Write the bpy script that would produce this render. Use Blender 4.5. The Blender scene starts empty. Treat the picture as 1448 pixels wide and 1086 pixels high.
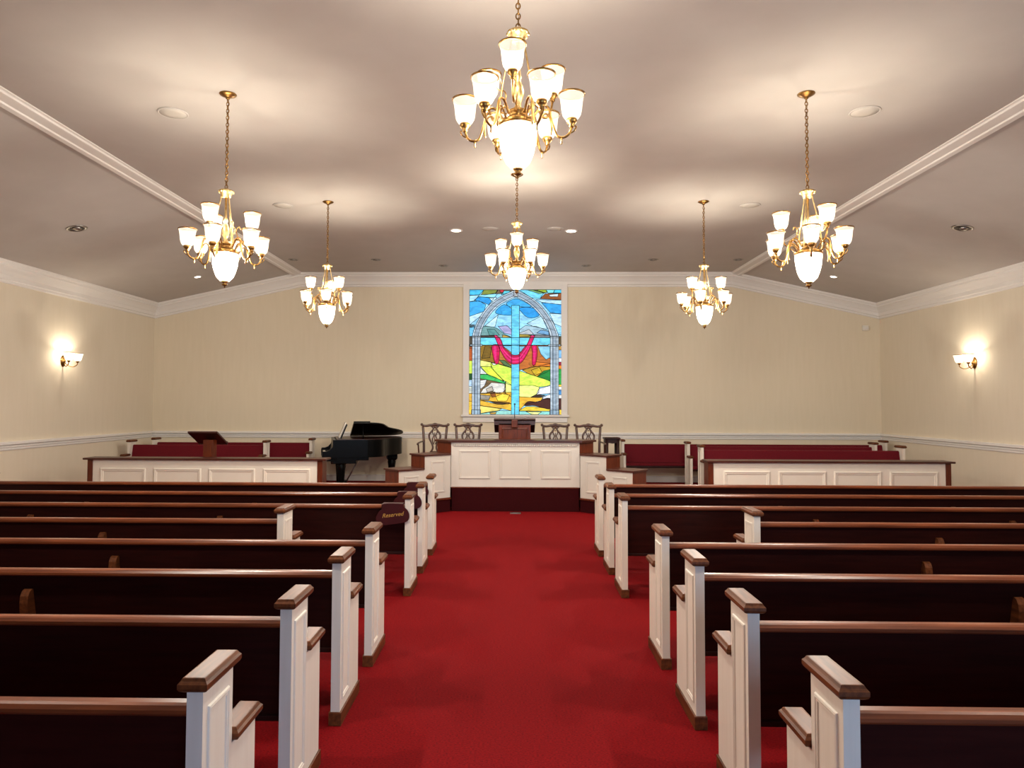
import bpy, bmesh, math, random
from math import sin, cos, pi, radians as R
from mathutils import Vector, Matrix

random.seed(7)
S = bpy.context.scene
COL = S.collection

# ------------------------------------------------------------------ colours / materials
def lin(c):
    c /= 255.0
    return c / 12.92 if c <= .04045 else ((c + .055) / 1.055) ** 2.4
def rgb(r, g, b, a=1.0):
    return (lin(r), lin(g), lin(b), a)

MATS = {}
def material(name, color, rough=.5, metal=0.0, spec=.5, var=None, vscale=(8, 8, 8), vamt=.25,
             bump=0.0, bscale=200.0, emit=None, estr=0.0, coat=0.0, detail=4.0):
    m = bpy.data.materials.new(name)
    m.use_nodes = True
    nt = m.node_tree
    p = nt.nodes['Principled BSDF']
    p.inputs['Base Color'].default_value = color
    p.inputs['Roughness'].default_value = rough
    p.inputs['Metallic'].default_value = metal
    p.inputs['Specular IOR Level'].default_value = spec
    p.inputs['Coat Weight'].default_value = coat
    p.inputs['Coat Roughness'].default_value = .15
    if emit is not None:
        p.inputs['Emission Color'].default_value = emit
        p.inputs['Emission Strength'].default_value = estr
    tc = nt.nodes.new('ShaderNodeTexCoord')
    if var is not None:
        mp = nt.nodes.new('ShaderNodeMapping'); mp.inputs['Scale'].default_value = vscale
        no = nt.nodes.new('ShaderNodeTexNoise'); no.inputs['Scale'].default_value = 1.0
        no.inputs['Detail'].default_value = detail
        nt.links.new(tc.outputs['Object'], mp.inputs['Vector'])
        nt.links.new(mp.outputs['Vector'], no.inputs['Vector'])
        ra = nt.nodes.new('ShaderNodeValToRGB')
        ra.color_ramp.elements[0].position = .5 - vamt
        ra.color_ramp.elements[1].position = .5 + vamt
        ra.color_ramp.elements[0].color = color
        ra.color_ramp.elements[1].color = var
        nt.links.new(no.outputs['Fac'], ra.inputs['Fac'])
        nt.links.new(ra.outputs['Color'], p.inputs['Base Color'])
    if bump > 0:
        n2 = nt.nodes.new('ShaderNodeTexNoise'); n2.inputs['Scale'].default_value = bscale
        n2.inputs['Detail'].default_value = 2.0
        b = nt.nodes.new('ShaderNodeBump'); b.inputs['Strength'].default_value = bump
        b.inputs['Distance'].default_value = .01
        nt.links.new(tc.outputs['Object'], n2.inputs['Vector'])
        nt.links.new(n2.outputs['Fac'], b.inputs['Height'])
        nt.links.new(b.outputs['Normal'], p.inputs['Normal'])
    MATS[name] = m
    return m

WALL = material('beige_wall_paint', rgb(228, 214, 190), .75, spec=.25, var=rgb(225, 211, 186), vscale=(14, 14, 1.5), vamt=.2, bump=.06, bscale=260)
SIDEWALL = material('grey_beige_wall_paint', rgb(226, 213, 192), .75, spec=.25, var=rgb(223, 210, 188), vscale=(14, 14, 1.5), vamt=.2, bump=.06, bscale=260)
REARWALL = material('rear_wall_paint', rgb(128, 116, 106), .8, spec=.2, var=rgb(120, 108, 98), vscale=(6, 6, 2), vamt=.2)
CEIL = material('ceiling_paint', rgb(199, 192, 186), .85, spec=.2, var=rgb(194, 187, 181), vscale=(2, 2, 2), vamt=.2)
TRIM = material('trim_white_paint', rgb(232, 226, 220), .45, spec=.4)
WHITE = material('pew_white_paint', rgb(226, 216, 204), .42, spec=.45, var=rgb(219, 208, 195), vscale=(30, 30, 2), vamt=.22)
CREAM = material('panel_cream_paint', rgb(204, 197, 187), .45, spec=.4, var=rgb(198, 190, 180), vscale=(4, 4, 4), vamt=.25)
RAILBRIGHT = material('rail_brightened_paint', rgb(232, 223, 210), .45, spec=.4, var=rgb(227, 217, 203), vscale=(4, 4, 4), vamt=.25)  # missing light on the rails put into the colour: paler than the panel cream
WALNUT = material('walnut_wood', rgb(128, 66, 36), .32, spec=.34, var=rgb(86, 40, 20), vscale=(2.5, 40, 40), vamt=.2)
CAPWOOD = material('cap_wood', rgb(112, 62, 33), .38, spec=.2, var=rgb(66, 34, 19), vscale=(40, 4, 40), vamt=.2)
DARKWOOD = material('dark_mahogany', rgb(46, 17, 13), .42, spec=.2, var=rgb(32, 10, 8), vscale=(3, 40, 40), vamt=.2)
REDWOOD = material('red_mahogany', rgb(108, 46, 22), .36, spec=.3, var=rgb(74, 28, 13), vscale=(40, 40, 5), vamt=.22)
COUNTER = material('counter_mahogany', rgb(80, 36, 23), .35, spec=.4, var=rgb(58, 24, 15), vscale=(4, 40, 40), vamt=.2)
CHAIRWOOD = material('chair_mahogany', rgb(78, 42, 27), .3, spec=.5, var=rgb(50, 25, 17), vscale=(20, 20, 20), vamt=.25, coat=.2)
BOARDWOOD = material('reading_board_wood', rgb(64, 30, 24), .35, spec=.5, var=rgb(46, 20, 17), vscale=(5, 40, 40), vamt=.2)
CARPET = material('crimson_carpet', rgb(140, 9, 16), .95, spec=.1, var=rgb(88, 3, 7), vscale=(80, 130, 80), vamt=.22, bump=.6, bscale=420, detail=6)
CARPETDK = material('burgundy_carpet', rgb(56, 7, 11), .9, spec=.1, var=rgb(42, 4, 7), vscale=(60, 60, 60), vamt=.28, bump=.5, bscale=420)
MAROON = material('maroon_upholstery', rgb(104, 11, 26), .8, spec=.2, var=rgb(88, 8, 21), vscale=(60, 60, 60), vamt=.25, bump=.25, bscale=500)
BRASS = material('antique_brass', rgb(168, 128, 72), .34, metal=1.0, var=rgb(112, 80, 42), vscale=(18, 18, 18), vamt=.25)
PALEBRASS = material('pale_brass', rgb(214, 188, 138), .4, metal=1.0, var=rgb(176, 144, 94), vscale=(30, 30, 30), vamt=.2)
def lamp_glass(name, emit, estr, through):
    m = material(name, (.16, .14, .11, 1), .5, emit=emit, estr=estr)
    nt = m.node_tree; p = nt.nodes['Principled BSDF']; out = nt.nodes['Material Output']
    tr = nt.nodes.new('ShaderNodeBsdfTransparent'); tr.inputs['Color'].default_value = (1, .985, .96, 1)
    mx = nt.nodes.new('ShaderNodeMixShader'); mx.inputs[0].default_value = through
    nt.links.new(p.outputs[0], mx.inputs[1]); nt.links.new(tr.outputs[0], mx.inputs[2]); nt.links.new(mx.outputs[0], out.inputs['Surface'])
    return m
SHADE = lamp_glass('lit_frosted_glass', (1.0, .91, .74, 1), 1.5, .5)
BOWLGLASS = lamp_glass('lit_bowl_glass', (1.0, .90, .72, 1), 1.5, .5)
LAMP = material('lit_lamp_face', rgb(255, 250, 240), .5, emit=(1.0, .9, .74, 1), estr=9.0)
BLACK = material('piano_black_lacquer', rgb(8, 8, 8), .3, spec=.1, var=rgb(6, 6, 7), vscale=(3, 3, 3), vamt=.2)
IVORY = material('ivory_keys', rgb(238, 232, 218), .35)
PAPER = material('white_paper', rgb(238, 230, 220), .8)
LEAD = material('lead_came', rgb(24, 28, 32), .6, spec=.1)
GOLD = material('gold_lettering', rgb(214, 170, 84), .4, metal=.4)
SIGNRED = material('sign_maroon', rgb(62, 9, 13), .5, spec=.25, var=rgb(52, 7, 10), vscale=(20, 20, 20), vamt=.25)
DISC = material('speaker_grille', rgb(206, 199, 190), .7, var=rgb(196, 189, 180), vscale=(150, 150, 150), vamt=.2)
DARKHOLE = material('downlight_interior', rgb(70, 66, 64), .3, metal=.6)
PLASTIC = material('sensor_plastic', rgb(232, 226, 214), .5)
STEEL = material('brushed_steel', rgb(170, 165, 160), .35, metal=1.0)
MIC = material('microphone_black', rgb(18, 18, 18), .5)
DAYLIGHT = material('added_daylit_pane', rgb(220, 235, 255), .2, emit=(.34, .64, 1.0, 1), estr=7.5)  # glow of the added window behind the camera

GLASS = bpy.data.materials.new('stained_glass'); GLASS.use_nodes = True
nt = GLASS.node_tree; p = nt.nodes['Principled BSDF']
at = nt.nodes.new('ShaderNodeVertexColor'); at.layer_name = 'Tint'
tc = nt.nodes.new('ShaderNodeTexCoord')
mp = nt.nodes.new('ShaderNodeMapping'); mp.inputs['Scale'].default_value = (5, 5, 11)
no = nt.nodes.new('ShaderNodeTexNoise'); no.inputs['Scale'].default_value = 1.0; no.inputs['Detail'].default_value = 6; no.inputs['Distortion'].default_value = 1.2
ra = nt.nodes.new('ShaderNodeValToRGB')
ra.color_ramp.elements[0].position = .32; ra.color_ramp.elements[0].color = (.62, .66, .7, 1)
ra.color_ramp.elements[1].position = .68; ra.color_ramp.elements[1].color = (1.22, 1.2, 1.16, 1)
mx = nt.nodes.new('ShaderNodeMix'); mx.data_type = 'RGBA'; mx.blend_type = 'MULTIPLY'; mx.inputs[0].default_value = 1.0
nt.links.new(tc.outputs['Object'], mp.inputs['Vector']); nt.links.new(mp.outputs['Vector'], no.inputs['Vector'])
nt.links.new(no.outputs['Fac'], ra.inputs['Fac'])
nt.links.new(at.outputs['Color'], mx.inputs[6]); nt.links.new(ra.outputs['Color'], mx.inputs[7])
nt.links.new(mx.outputs[2], p.inputs['Emission Color']); p.inputs['Base Color'].default_value = (.03, .03, .03, 1)
p.inputs['Emission Strength'].default_value = 1.3
p.inputs['Roughness'].default_value = .5
p.inputs['Specular IOR Level'].default_value = .05

# ------------------------------------------------------------------ mesh builder
class MB:
    def __init__(s):
        s.v = []; s.f = []; s.smooth = []
    def add(s, vs, fs, smooth=False, M=None):
        b = len(s.v)
        for q in vs:
            q = Vector(q)
            s.v.append(M @ q if M is not None else q)
        for f in fs:
            s.f.append([b + i for i in f]); s.smooth.append(smooth)
        return s
    def box(s, x0, x1, y0, y1, z0, z1, M=None, bev=0.0):
        if bev <= 0:
            vs = [(x, y, z) for z in (z0, z1) for y in (y0, y1) for x in (x0, x1)]
            fs = [(0, 2, 3, 1), (4, 5, 7, 6), (0, 1, 5, 4), (2, 6, 7, 3), (0, 4, 6, 2), (1, 3, 7, 5)]
            return s.add(vs, fs, False, M)
        bm = bmesh.new(); bmesh.ops.create_cube(bm, size=1.0)
        bmesh.ops.scale(bm, vec=(x1 - x0, y1 - y0, z1 - z0), verts=bm.verts)
        bmesh.ops.translate(bm, vec=((x0 + x1) / 2, (y0 + y1) / 2, (z0 + z1) / 2), verts=bm.verts)
        bmesh.ops.bevel(bm, geom=bm.edges[:], offset=bev, segments=2, profile=.6, affect='EDGES')
        return s.bm(bm, False, M)
    def bm(s, bm, smooth=False, M=None):
        bm.verts.index_update()
        vs = [v.co.copy() for v in bm.verts]
        fs = [[v.index for v in f.verts] for f in bm.faces]
        bm.free()
        return s.add(vs, fs, smooth, M)
    def loops(s, loops, cap0=True, cap1=True, smooth=False, closed=True, M=None):
        n = len(loops[0]); vs = [q for l in loops for q in l]; fs = []
        for i in range(len(loops) - 1):
            for j in range(n if closed else n - 1):
                k = (j + 1) % n
                fs.append((i * n + j, i * n + k, (i + 1) * n + k, (i + 1) * n + j))
        if cap0: fs.append(tuple(range(n - 1, -1, -1)))
        if cap1: fs.append(tuple((len(loops) - 1) * n + j for j in range(n)))
        return s.add(vs, fs, smooth, M)
    def prism(s, poly, axis, a, b, M=None):
        def mk(u, v, w):
            return {'x': (w, u, v), 'y': (u, w, v), 'z': (u, v, w)}[axis]
        return s.loops([[mk(u, v, a) for u, v in poly], [mk(u, v, b) for u, v in poly]], M=M)
    def stack(s, cx, cy, hx, hy, prof, M=None):            # stacked rectangles: [(inset, z)]
        L = []
        for i, z in prof:
            L.append([(cx - hx + i, cy - hy + i, z), (cx + hx - i, cy - hy + i, z), (cx + hx - i, cy + hy - i, z), (cx - hx + i, cy + hy - i, z)])
        return s.loops(L, M=M)
    def lathe(s, prof, seg=20, M=None, smooth=True, cap=True):
        L = []
        for r, z in prof:
            L.append([(r * cos(2 * pi * k / seg), r * sin(2 * pi * k / seg), z) for k in range(seg)])
        return s.loops(L, cap0=cap, cap1=cap, smooth=smooth, M=M)
    def ring(s, mp, u0, u1, v0, v1, w, h):                 # picture-frame moulding on a plane; mp(u,v,n)
        L = []
        for i, n in ((0, 0), (w * .12, h * .75), (w * .4, h), (w * .6, h * .55), (w * .85, h * .6), (w, 0)):
            L.append([mp(u0 + i, v0 + i, n), mp(u1 - i, v0 + i, n), mp(u1 - i, v1 - i, n), mp(u0 + i, v1 - i, n)])
        return s.loops(L, False, False)
    def tube(s, path, r, seg=8, M=None, closed=False, flat=1.0):
        pts = [Vector(q) for q in path]; n = len(pts)
        rs = r if isinstance(r, (list, tuple)) else [r] * n
        L = []; up = None
        for i, q in enumerate(pts):
            if closed:
                t = (pts[(i + 1) % n] - pts[i - 1]).normalized()
            else:
                t = (pts[min(i + 1, n - 1)] - pts[max(i - 1, 0)]).normalized()
            if up is None:
                a = Vector((0, 0, 1)) if abs(t.z) < .9 else Vector((1, 0, 0))
                up = (a - t * a.dot(t)).normalized()
            else:
                up = (up - t * up.dot(t)).normalized()
            sd = t.cross(up)
            L.append([tuple(q + (up * cos(2 * pi * k / seg) + sd * sin(2 * pi * k / seg) * flat) * rs[i]) for k in range(seg)])
        if closed:
            L.append(L[0])
            return s.loops(L, False, False, True, M=M)
        return s.loops(L, True, True, True, M=M)
    def sphere(s, c, r, seg=14, rings=8, M=None, sz=1.0):
        prof = [(max(r * sin(pi * k / rings), .0005), c[2] - r * sz * cos(pi * k / rings)) for k in range(rings + 1)]
        T = Matrix.Translation((c[0], c[1], 0))
        return s.lathe(prof, seg, M=(M @ T if M is not None else T))
    def mesh(s, name, mat):
        me = bpy.data.meshes.new(name)
        me.from_pydata([tuple(q) for q in s.v], [], s.f)
        me.polygons.foreach_set('use_smooth', s.smooth)
        me.materials.append(mat)
        bm = bmesh.new(); bm.from_mesh(me)
        bmesh.ops.recalc_face_normals(bm, faces=bm.faces)
        bm.to_mesh(me); bm.free()
        me.update()
        return me
    def build(s, name, mat, parent=None, loc=(0, 0, 0), rot=(0, 0, 0)):
        return put(name, s.mesh(name, mat), parent, loc, rot)

def put(name, me, parent=None, loc=(0, 0, 0), rot=(0, 0, 0)):
    o = bpy.data.objects.new(name, me); COL.objects.link(o)
    o.location = loc; o.rotation_euler = rot
    if parent is not None: o.parent = parent
    return o
def tag(o, label, cat, group=None):
    o['label'] = label; o['category'] = cat
    if group: o['group'] = group
    return o
def thing(name, label, cat, loc=(0, 0, 0), rz=0.0, group=None, rot=None):
    o = bpy.data.objects.new(name, None); COL.objects.link(o)
    o.empty_display_size = .1
    o.location = loc; o.rotation_euler = rot if rot else (0, 0, rz)
    return tag(o, label, cat, group)
def struct(o):
    o['kind'] = 'structure'; return o
KIDS = {}
def dup(root, loc, label, rz=None):
    r = root.copy(); COL.objects.link(r); r.location = loc; r['label'] = label
    if rz is not None: r.rotation_euler = (0, 0, rz)
    def rec(src, dst):
        for c in [o for o in allobj if o.parent == src]:
            k = c.copy(); COL.objects.link(k); k.parent = dst
            rec(c, k)
    allobj = list(COL.objects)
    rec(root, r)
    return r
def smooth_path(pts, n=6, closed=False):
    P = [Vector(p) for p in pts]; out = []; m = len(P)
    rng = range(m) if closed else range(m - 1)
    for i in rng:
        if closed:
            a, b, c, d = P[i - 1], P[i], P[(i + 1) % m], P[(i + 2) % m]
        else:
            a, b, c, d = P[max(i - 1, 0)], P[i], P[i + 1], P[min(i + 2, m - 1)]
        for k in range(n):
            t = k / n
            out.append(.5 * ((2 * b) + (c - a) * t + (2 * a - 5 * b + 4 * c - d) * t * t + (3 * b - a - 3 * c + d) * t ** 3))
    if not closed: out.append(P[-1])
    return out

# ------------------------------------------------------------------ room
XL, XR, YB, YF = -8.61, 8.57, 16.70, -3.6
CL, CR, ZC, ZW = -5.09, 5.12, 4.92, 4.16
SLOPE_L = (ZC - ZW) / (CL - XL); SLOPE_R = (ZC - ZW) / (XR - CR)
def zc(x):
    if x < CL: return ZC - (CL - x) * SLOPE_L
    if x > CR: return ZC - (x - CR) * SLOPE_R
    return ZC

struct(MB().box(XL - .2, XR + .2, YF - .2, YB + .2, -.15, 0).build('floor', CARPET))
CHZ = 0.0
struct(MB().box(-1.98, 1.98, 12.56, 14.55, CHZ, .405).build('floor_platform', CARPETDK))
struct(MB().box(XL - .2, XR + .2, YB, YB + .2, 0, 5.2).build('wall_back', WALL))
struct(MB().box(XL - .2, XL, YF - .2, YB, 0, 5.2).build('wall_left', SIDEWALL))
struct(MB().box(XR, XR + .2, YF - .2, YB, 0, 5.2).build('wall_right', SIDEWALL))
struct(MB().box(XL, XR, YF - .2, YF, 0, 5.2).build('wall_rear', REARWALL))
cp = [(XL - .2, ZW - .2 * SLOPE_L), (CL, ZC), (CR, ZC), (XR + .2, ZW - .2 * SLOPE_R), (XR + .2, 5.4), (XL - .2, 5.4)]
struct(MB().prism(cp, 'y', YF - .2, YB + .2).build('ceiling', CEIL))

ntrim = [0]
def trim(mb):
    ntrim[0] += 1
    return struct(mb.build('trim_%d' % ntrim[0], TRIM))
CROWN = [(0, .33), (.022, .33), (.03, .318), (.03, .285), (.05, .275), (.052, .205), (.062, .195), (.085, .15), (.12, .105), (.14, .095), (.14, .06), (.158, .05), (.165, .03), (.165, -.02), (0, -.02)]
# back wall crown follows the folded ceiling
L = []
for x in (XL, CL, CR, XR):
    L.append([(x, YB - d, zc(x) - h) for d, h in CROWN])
trim(MB().loops(L))
trim(MB().loops([[(XL + d, y, ZW + SLOPE_L * d - h) for d, h in CROWN] for y in (YF, YB)]))
trim(MB().loops([[(XR - d, y, ZW + SLOPE_R * d - h) for d, h in CROWN] for y in (YF, YB)]))
# mouldings along the two ceiling folds
FOLD = [(-.05, -.01), (-.05, .012), (-.03, .022), (-.02, .04), (.0, .046), (.085, .046), (.095, .06), (.15, .06), (.165, .035), (.18, .028), (.185, -.01)]
trim(MB().loops([[(CL - d, y, zc(CL - d) - h) for d, h in FOLD] for y in (YF, YB - .02)]))
trim(MB().loops([[(CR + d, y, zc(CR + d) - h) for d, h in FOLD] for y in (YF, YB - .02)]))
# chair rail
RAIL = [(-.01, 1.155), (.06, 1.155), (.07, 1.147), (.07, 1.105), (.05, 1.098), (.03, 1.094), (.008, 1.092), (.008, 1.076), (.032, 1.072), (.034, 1.06), (.03, 1.05), (.008, 1.047), (.008, 1.034), (.026, 1.03), (.026, 1.018), (.02, 1.006), (-.01, 1.0)]
trim(MB().loops([[(x, YB - d, z) for d, z in RAIL] for x in (XL, XR)]))
trim(MB().loops([[(XL + d, y, z) for d, z in RAIL] for y in (YF, YB)]))
trim(MB().loops([[(XR - d, y, z) for d, z in RAIL] for y in (YF, YB)]))
BASE = [(-.01, .0), (.022, .0), (.022, .128), (.03, .134), (.03, .142), (.012, .15), (-.01, .15)]
struct(MB().loops([[(x, YB - d, z) for d, z in BASE] for x in (XL, XR)]).build('baseboard_back', TRIM))
struct(MB().loops([[(XL + d, y, z) for d, z in BASE] for y in (YF, YB)]).build('baseboard_left', TRIM))
struct(MB().loops([[(XR - d, y, z) for d, z in BASE] for y in (YF, YB)]).build('baseboard_right', TRIM))

# added window, unseen behind the camera; its glowing pane lights the near pews
def added_window(n, x0, x1, z0, z1):
    f = MB()
    for a, b, c, d in ((x0 - .1, x1 + .1, z1, z1 + .1), (x0 - .1, x1 + .1, z0 - .1, z0), (x0 - .1, x0, z0, z1), (x1, x1 + .1, z0, z1), ((x0 + x1) / 2 - .03, (x0 + x1) / 2 + .03, z0, z1), (x0, x1, (z0 + z1) / 2 - .03, (z0 + z1) / 2 + .03)):
        f.box(a, b, YF, YF + .06, c, d)
    w = struct(f.build('window_%d' % n, TRIM))
    struct(MB().box(x0, x1, YF + .005, YF + .02, z0, z1).build('pane', DAYLIGHT, w))
added_window(2, .8, 4.6, .5, 2.9)

# ------------------------------------------------------------------ stained glass window
GX = lambda u: -1.069 + (655 + u / 9.653 - 664) * (2.181 / 130.0)
GZ = lambda v: 4.522 - (400 + v / 9.653 - 410) * (2.955 / 176.5)
gx0, gx1, gz0, gz1 = -1.072, 1.108, 1.562, 4.528
gv = []; gf = []; gc = []; lead = MB(); gy = [YB - .012]
def lead_line(pts, w=.011):
    y = gy[0] - .003
    P = [Vector((GX(u), GZ(v))) for u, v in pts]
    for a, b in zip(P[:-1], P[1:]):
        d = b - a
        if d.length < 1e-5: continue
        d.normalize(); n = Vector((-d.y, d.x)) * w / 2; e = d * w * .3
        q = [a - e + n, b + e + n, b + e - n, a - e - n]
        lead.loops([[(c.x, y, c.y) for c in q], [(c.x, y - .003, c.y) for c in q]])
def pane(pts, col, curve=False, outline=True, w=.011):
    if curve: pts = [tuple(q)[:2] for q in smooth_path([(a, b, 0) for a, b in pts], 4, True)]
    gy[0] -= .0006
    b = len(gv)
    for u, v in pts:
        gv.append((min(max(GX(u), gx0), gx1), gy[0], min(max(GZ(v), gz0), gz1)))
    gf.append(list(range(b, b + len(pts)))); gc.append(rgb(*col))
    if outline: lead_line([(min(max(u, 86), 1342), min(max(v, 95), 1800)) for u, v in list(pts) + [pts[0]]], w)
V = 917
sky, sky2, deep = (150, 214, 245), (180, 224, 246), (38, 152, 228)
pane([(86, 95), (1342, 95), (1342, 1800), (86, 1800)], sky, outline=False)
pane([(88, 97), (285, 97), (220, 165), (88, 170)], (70, 190, 235))
pane([(285, 97), (480, 97), (450, 140), (330, 162), (245, 165)], (128, 140, 60))
pane([(470, 97), (690, 97), (640, 140), (520, 150), (440, 150)], (110, 90, 70))
pane([(500, 97), (560, 97), (550, 130), (505, 130)], (200, 50, 60))
pane([(560, 110), (650, 110), (600, 160), (520, 165)], (90, 200, 225))
pane([(220, 168), (330, 160), (470, 150), (430, 205), (200, 192)], (140, 215, 240))
pane([(88, 175), (220, 168), (160, 245), (88, 260)], (168, 222, 245))
pane([(150, 242), (215, 190), (420, 215), (350, 300), (250, 262)], deep)
pane([(350, 205), (460, 200), (440, 245), (400, 260)], (200, 232, 245))
pane([(88, 262), (220, 250), (310, 300), (290, 392), (88, 462)], (60, 168, 232))
pane([(88, 462), (290, 392), (250, 450), (88, 580)], (190, 228, 246))
pane([(88, 580), (250, 450), (190, 620), (88, 610)], (150, 210, 240))
pane([(88, 575), (165, 580), (150, 600), (88, 606)], (70, 90, 100))
pane([(88, 610), (160, 600), (130, 735), (88, 735)], (110, 190, 230))
pane([(760, 97), (960, 97), (1100, 140), (1050, 218), (930, 205)], (110, 205, 235))
pane([(870, 97), (1000, 100), (1120, 140), (1040, 150)], (120, 170, 110))
pane([(940, 97), (1130, 97), (1145, 135), (1080, 132)], (150, 178, 50))
pane([(1130, 97), (1250, 97), (1230, 140), (1160, 142)], (120, 220, 225))
pane([(1250, 97), (1342, 97), (1342, 140), (1235, 140)], (70, 200, 235))
pane([(1050, 220), (1120, 150), (1342, 145), (1342, 236)], (142, 78, 34))
pane([(1170, 165), (1300, 150), (1290, 192), (1185, 190)], (205, 225, 235))
pane([(990, 232), (1342, 240), (1342, 300), (1190, 285), (1080, 270)], (185, 226, 246))
pane([(1070, 275), (1200, 285), (1342, 302), (1342, 428), (1190, 412)], (50, 162, 234))
pane([(1180, 420), (1342, 430), (1342, 600), (1240, 560)], (190, 228, 246))
pane([(1240, 560), (1342, 600), (1342, 720), (1290, 700)], (140, 205, 240))
# sky and hills inside the arch
pane([(590, 290), (640, 245), (740, 222), (850, 270), (930, 330), (760, 330), (650, 335)], (62, 172, 236), True)
pane([(440, 405), (555, 300), (660, 360), (662, 440), (540, 442)], (52, 166, 232), True)
pane([(770, 345), (950, 345), (1040, 440), (960, 482), (870, 470), (800, 405)], (38, 152, 228), True)
pane([(300, 590), (480, 440), (440, 600), (420, 610)], (190, 228, 246))
pane([(870, 560), (1070, 455), (1150, 640), (960, 600)], (182, 222, 240))
pane([(480, 600), (600, 588), (665, 650), (665, 715), (560, 690)], (176, 172, 218))
pane([(250, 735), (262, 640), (290, 598), (450, 620), (560, 700), (640, 752)], (112, 158, 160), True)
pane([(330, 640), (430, 640), (500, 720), (360, 720)], (90, 150, 150))
pane([(770, 645), (850, 588), (1000, 600), (1165, 662), (1175, 720), (770, 705)], (158, 190, 208))
pane([(770, 690), (900, 640), (960, 700), (880, 740), (770, 745)], (170, 180, 190))
pane([(1005, 690), (1060, 648), (1170, 668), (1175, 722)], (108, 160, 205))
pane([(540, 715), (600, 728), (660, 755), (540, 755)], (190, 150, 60))
pane([(770, 705), (880, 710), (960, 730), (960, 755), (770, 755)], (150, 132, 54))
pane([(240, 725), (440, 725), (440, 755), (240, 755)], (78, 62, 58))
pane([(960, 717), (1185, 717), (1185, 755), (960, 755)], (120, 122, 128))
# middle ground
pane([(86, 735), (135, 735), (135, 900), (86, 900)], (70, 62, 50))
pane([(86, 880), (135, 880), (135, V + 155), (86, V + 155)], (176, 84, 30))
pane([(240, 860), (430, 860), (430, V + 180), (240, V + 145)], (148, 112, 30))
pane([(300, 870), (390, 880), (370, V + 110), (260, V + 120)], (120, 92, 28))
pane([(480, 860), (662, 860), (662, V + 245), (480, V + 190)], (184, 120, 50))
pane([(540, 865), (662, 865), (662, V + 40)], (110, 192, 222))
pane([(495, V + 140), (570, V + 148), (662, V + 225), (662, V + 250), (560, V + 210)], (78, 112, 70))
pane([(768, 860), (1190, 860), (1190, V + 190), (768, V + 280)], (186, 104, 42))
pane([(1020, 870), (1185, 870), (1185, V + 110), (1130, V + 135), (1060, V + 60)], (134, 200, 228))
pane([(768, 870), (850, 870), (800, V + 20), (768, V + 40)], (120, 190, 215))
pane([(985, V + 165), (1190, V + 185), (1190, V + 235), (960, V + 225)], (214, 118, 34))
pane([(810, V + 280), (930, V + 235), (1190, V + 225), (1190, V + 280), (1000, V + 370), (880, V + 320)], (190, 146, 34))
pane([(930, V + 280), (1040, V + 240), (1080, V + 310), (980, V + 350)], (214, 176, 40))
pane([(1005, V + 372), (1100, V + 290), (1190, V + 268), (1190, V + 420), (1120, V + 415)], (22, 132, 54))
# edge strips outside the columns
for a, b, c in ((735, 860, (84, 68, 40)), (860, 920, (190, 140, 60)), (920, 1030, (120, 180, 230)), (1030, 1085, (220, 225, 235)), (1085, 1130, (150, 30, 60)), (1130, 1180, (230, 130, 30)), (1180, 1390, (40, 160, 70)), (1390, 1420, (230, 190, 60)), (1420, 1465, (225, 230, 235)), (1465, 1530, (70, 140, 200)), (1530, 1580, (225, 225, 225)), (1580, 1730, (72, 30, 26)), (1730, 1800, (236, 200, 60))):
    pane([(1300, a), (1342, a), (1342, b), (1300, b)], c)
for a, b, c in ((1070, 1245, (206, 236, 84)), (1245, 1330, (22, 82, 40)), (1330, 1420, (180, 210, 235)), (1420, 1515, (210, 215, 205)), (1515, 1620, (222, 170, 60)), (1620, 1800, (236, 190, 60))):
    pane([(86, a), (135, a), (135, b), (86, b)], c)
# fields, rocks and ground
pane([(240, V + 145), (400, V + 178), (395, V + 232), (240, V + 230)], (236, 244, 130))
pane([(245, V + 232), (392, V + 232), (440, V + 305), (560, V + 430), (430, V + 378), (330, V + 332)], (228, 246, 74))
pane([(240, V + 245), (335, V + 335), (240, V + 342)], (240, 244, 240))
pane([(388, V + 178), (470, V + 195), (660, V + 250), (780, V + 292), (960, V + 352), (1188, V + 430), (1188, V + 480), (1050, V + 508), (950, V + 488), (660, V + 482), (570, V + 430), (430, V + 290), (390, V + 250)], (214, 246, 88), True)
pane([(390, V + 180), (470, V + 200), (420, V + 215)], (246, 248, 246))
pane([(240, V + 335), (310, V + 335), (430, V + 372), (585, V + 450), (585, V + 470), (430, V + 430), (240, V + 395)], (52, 186, 92))
pane([(585, V + 430), (660, V + 482), (960, V + 488), (1040, V + 510), (1030, V + 590), (900, V + 662), (660, V + 640), (560, V + 580)], (236, 246, 140))
pane([(240, V + 395), (430, V + 430), (585, V + 468), (585, V + 600), (240, V + 600)], (112, 88, 60))
pane([(240, V + 420), (330, V + 408), (300, V + 490), (255, V + 535), (240, V + 530)], (228, 228, 228))
pane([(350, V + 490), (390, V + 450), (570, V + 462), (582, V + 540), (550, V + 580), (480, V + 598), (400, V + 565), (320, V + 590), (240, V + 600), (280, V + 535)], (218, 216, 210))
pane([(320, V + 540), (400, V + 500), (420, V + 560), (340, V + 585)], (186, 176, 164))
pane([(1035, V + 530), (1190, V + 490), (1190, V + 595), (1000, V + 612)], (228, 228, 236))
pane([(925, V + 645), (1000, V + 610), (1120, V + 620), (1060, V + 648)], (58, 40, 36))
pane([(1085, V + 645), (1190, V + 605), (1190, V + 672), (1085, V + 670)], (226, 228, 236))
pane([(240, V + 595), (662, V + 580), (662, V + 740), (240, V + 690)], (236, 180, 50))
pane([(245, V + 615), (380, V + 630), (355, V + 690), (245, V + 680)], (160, 152, 140))
pane([(375, V + 600), (440, V + 575), (450, V + 640), (400, V + 650)], (150, 84, 34))
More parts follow.
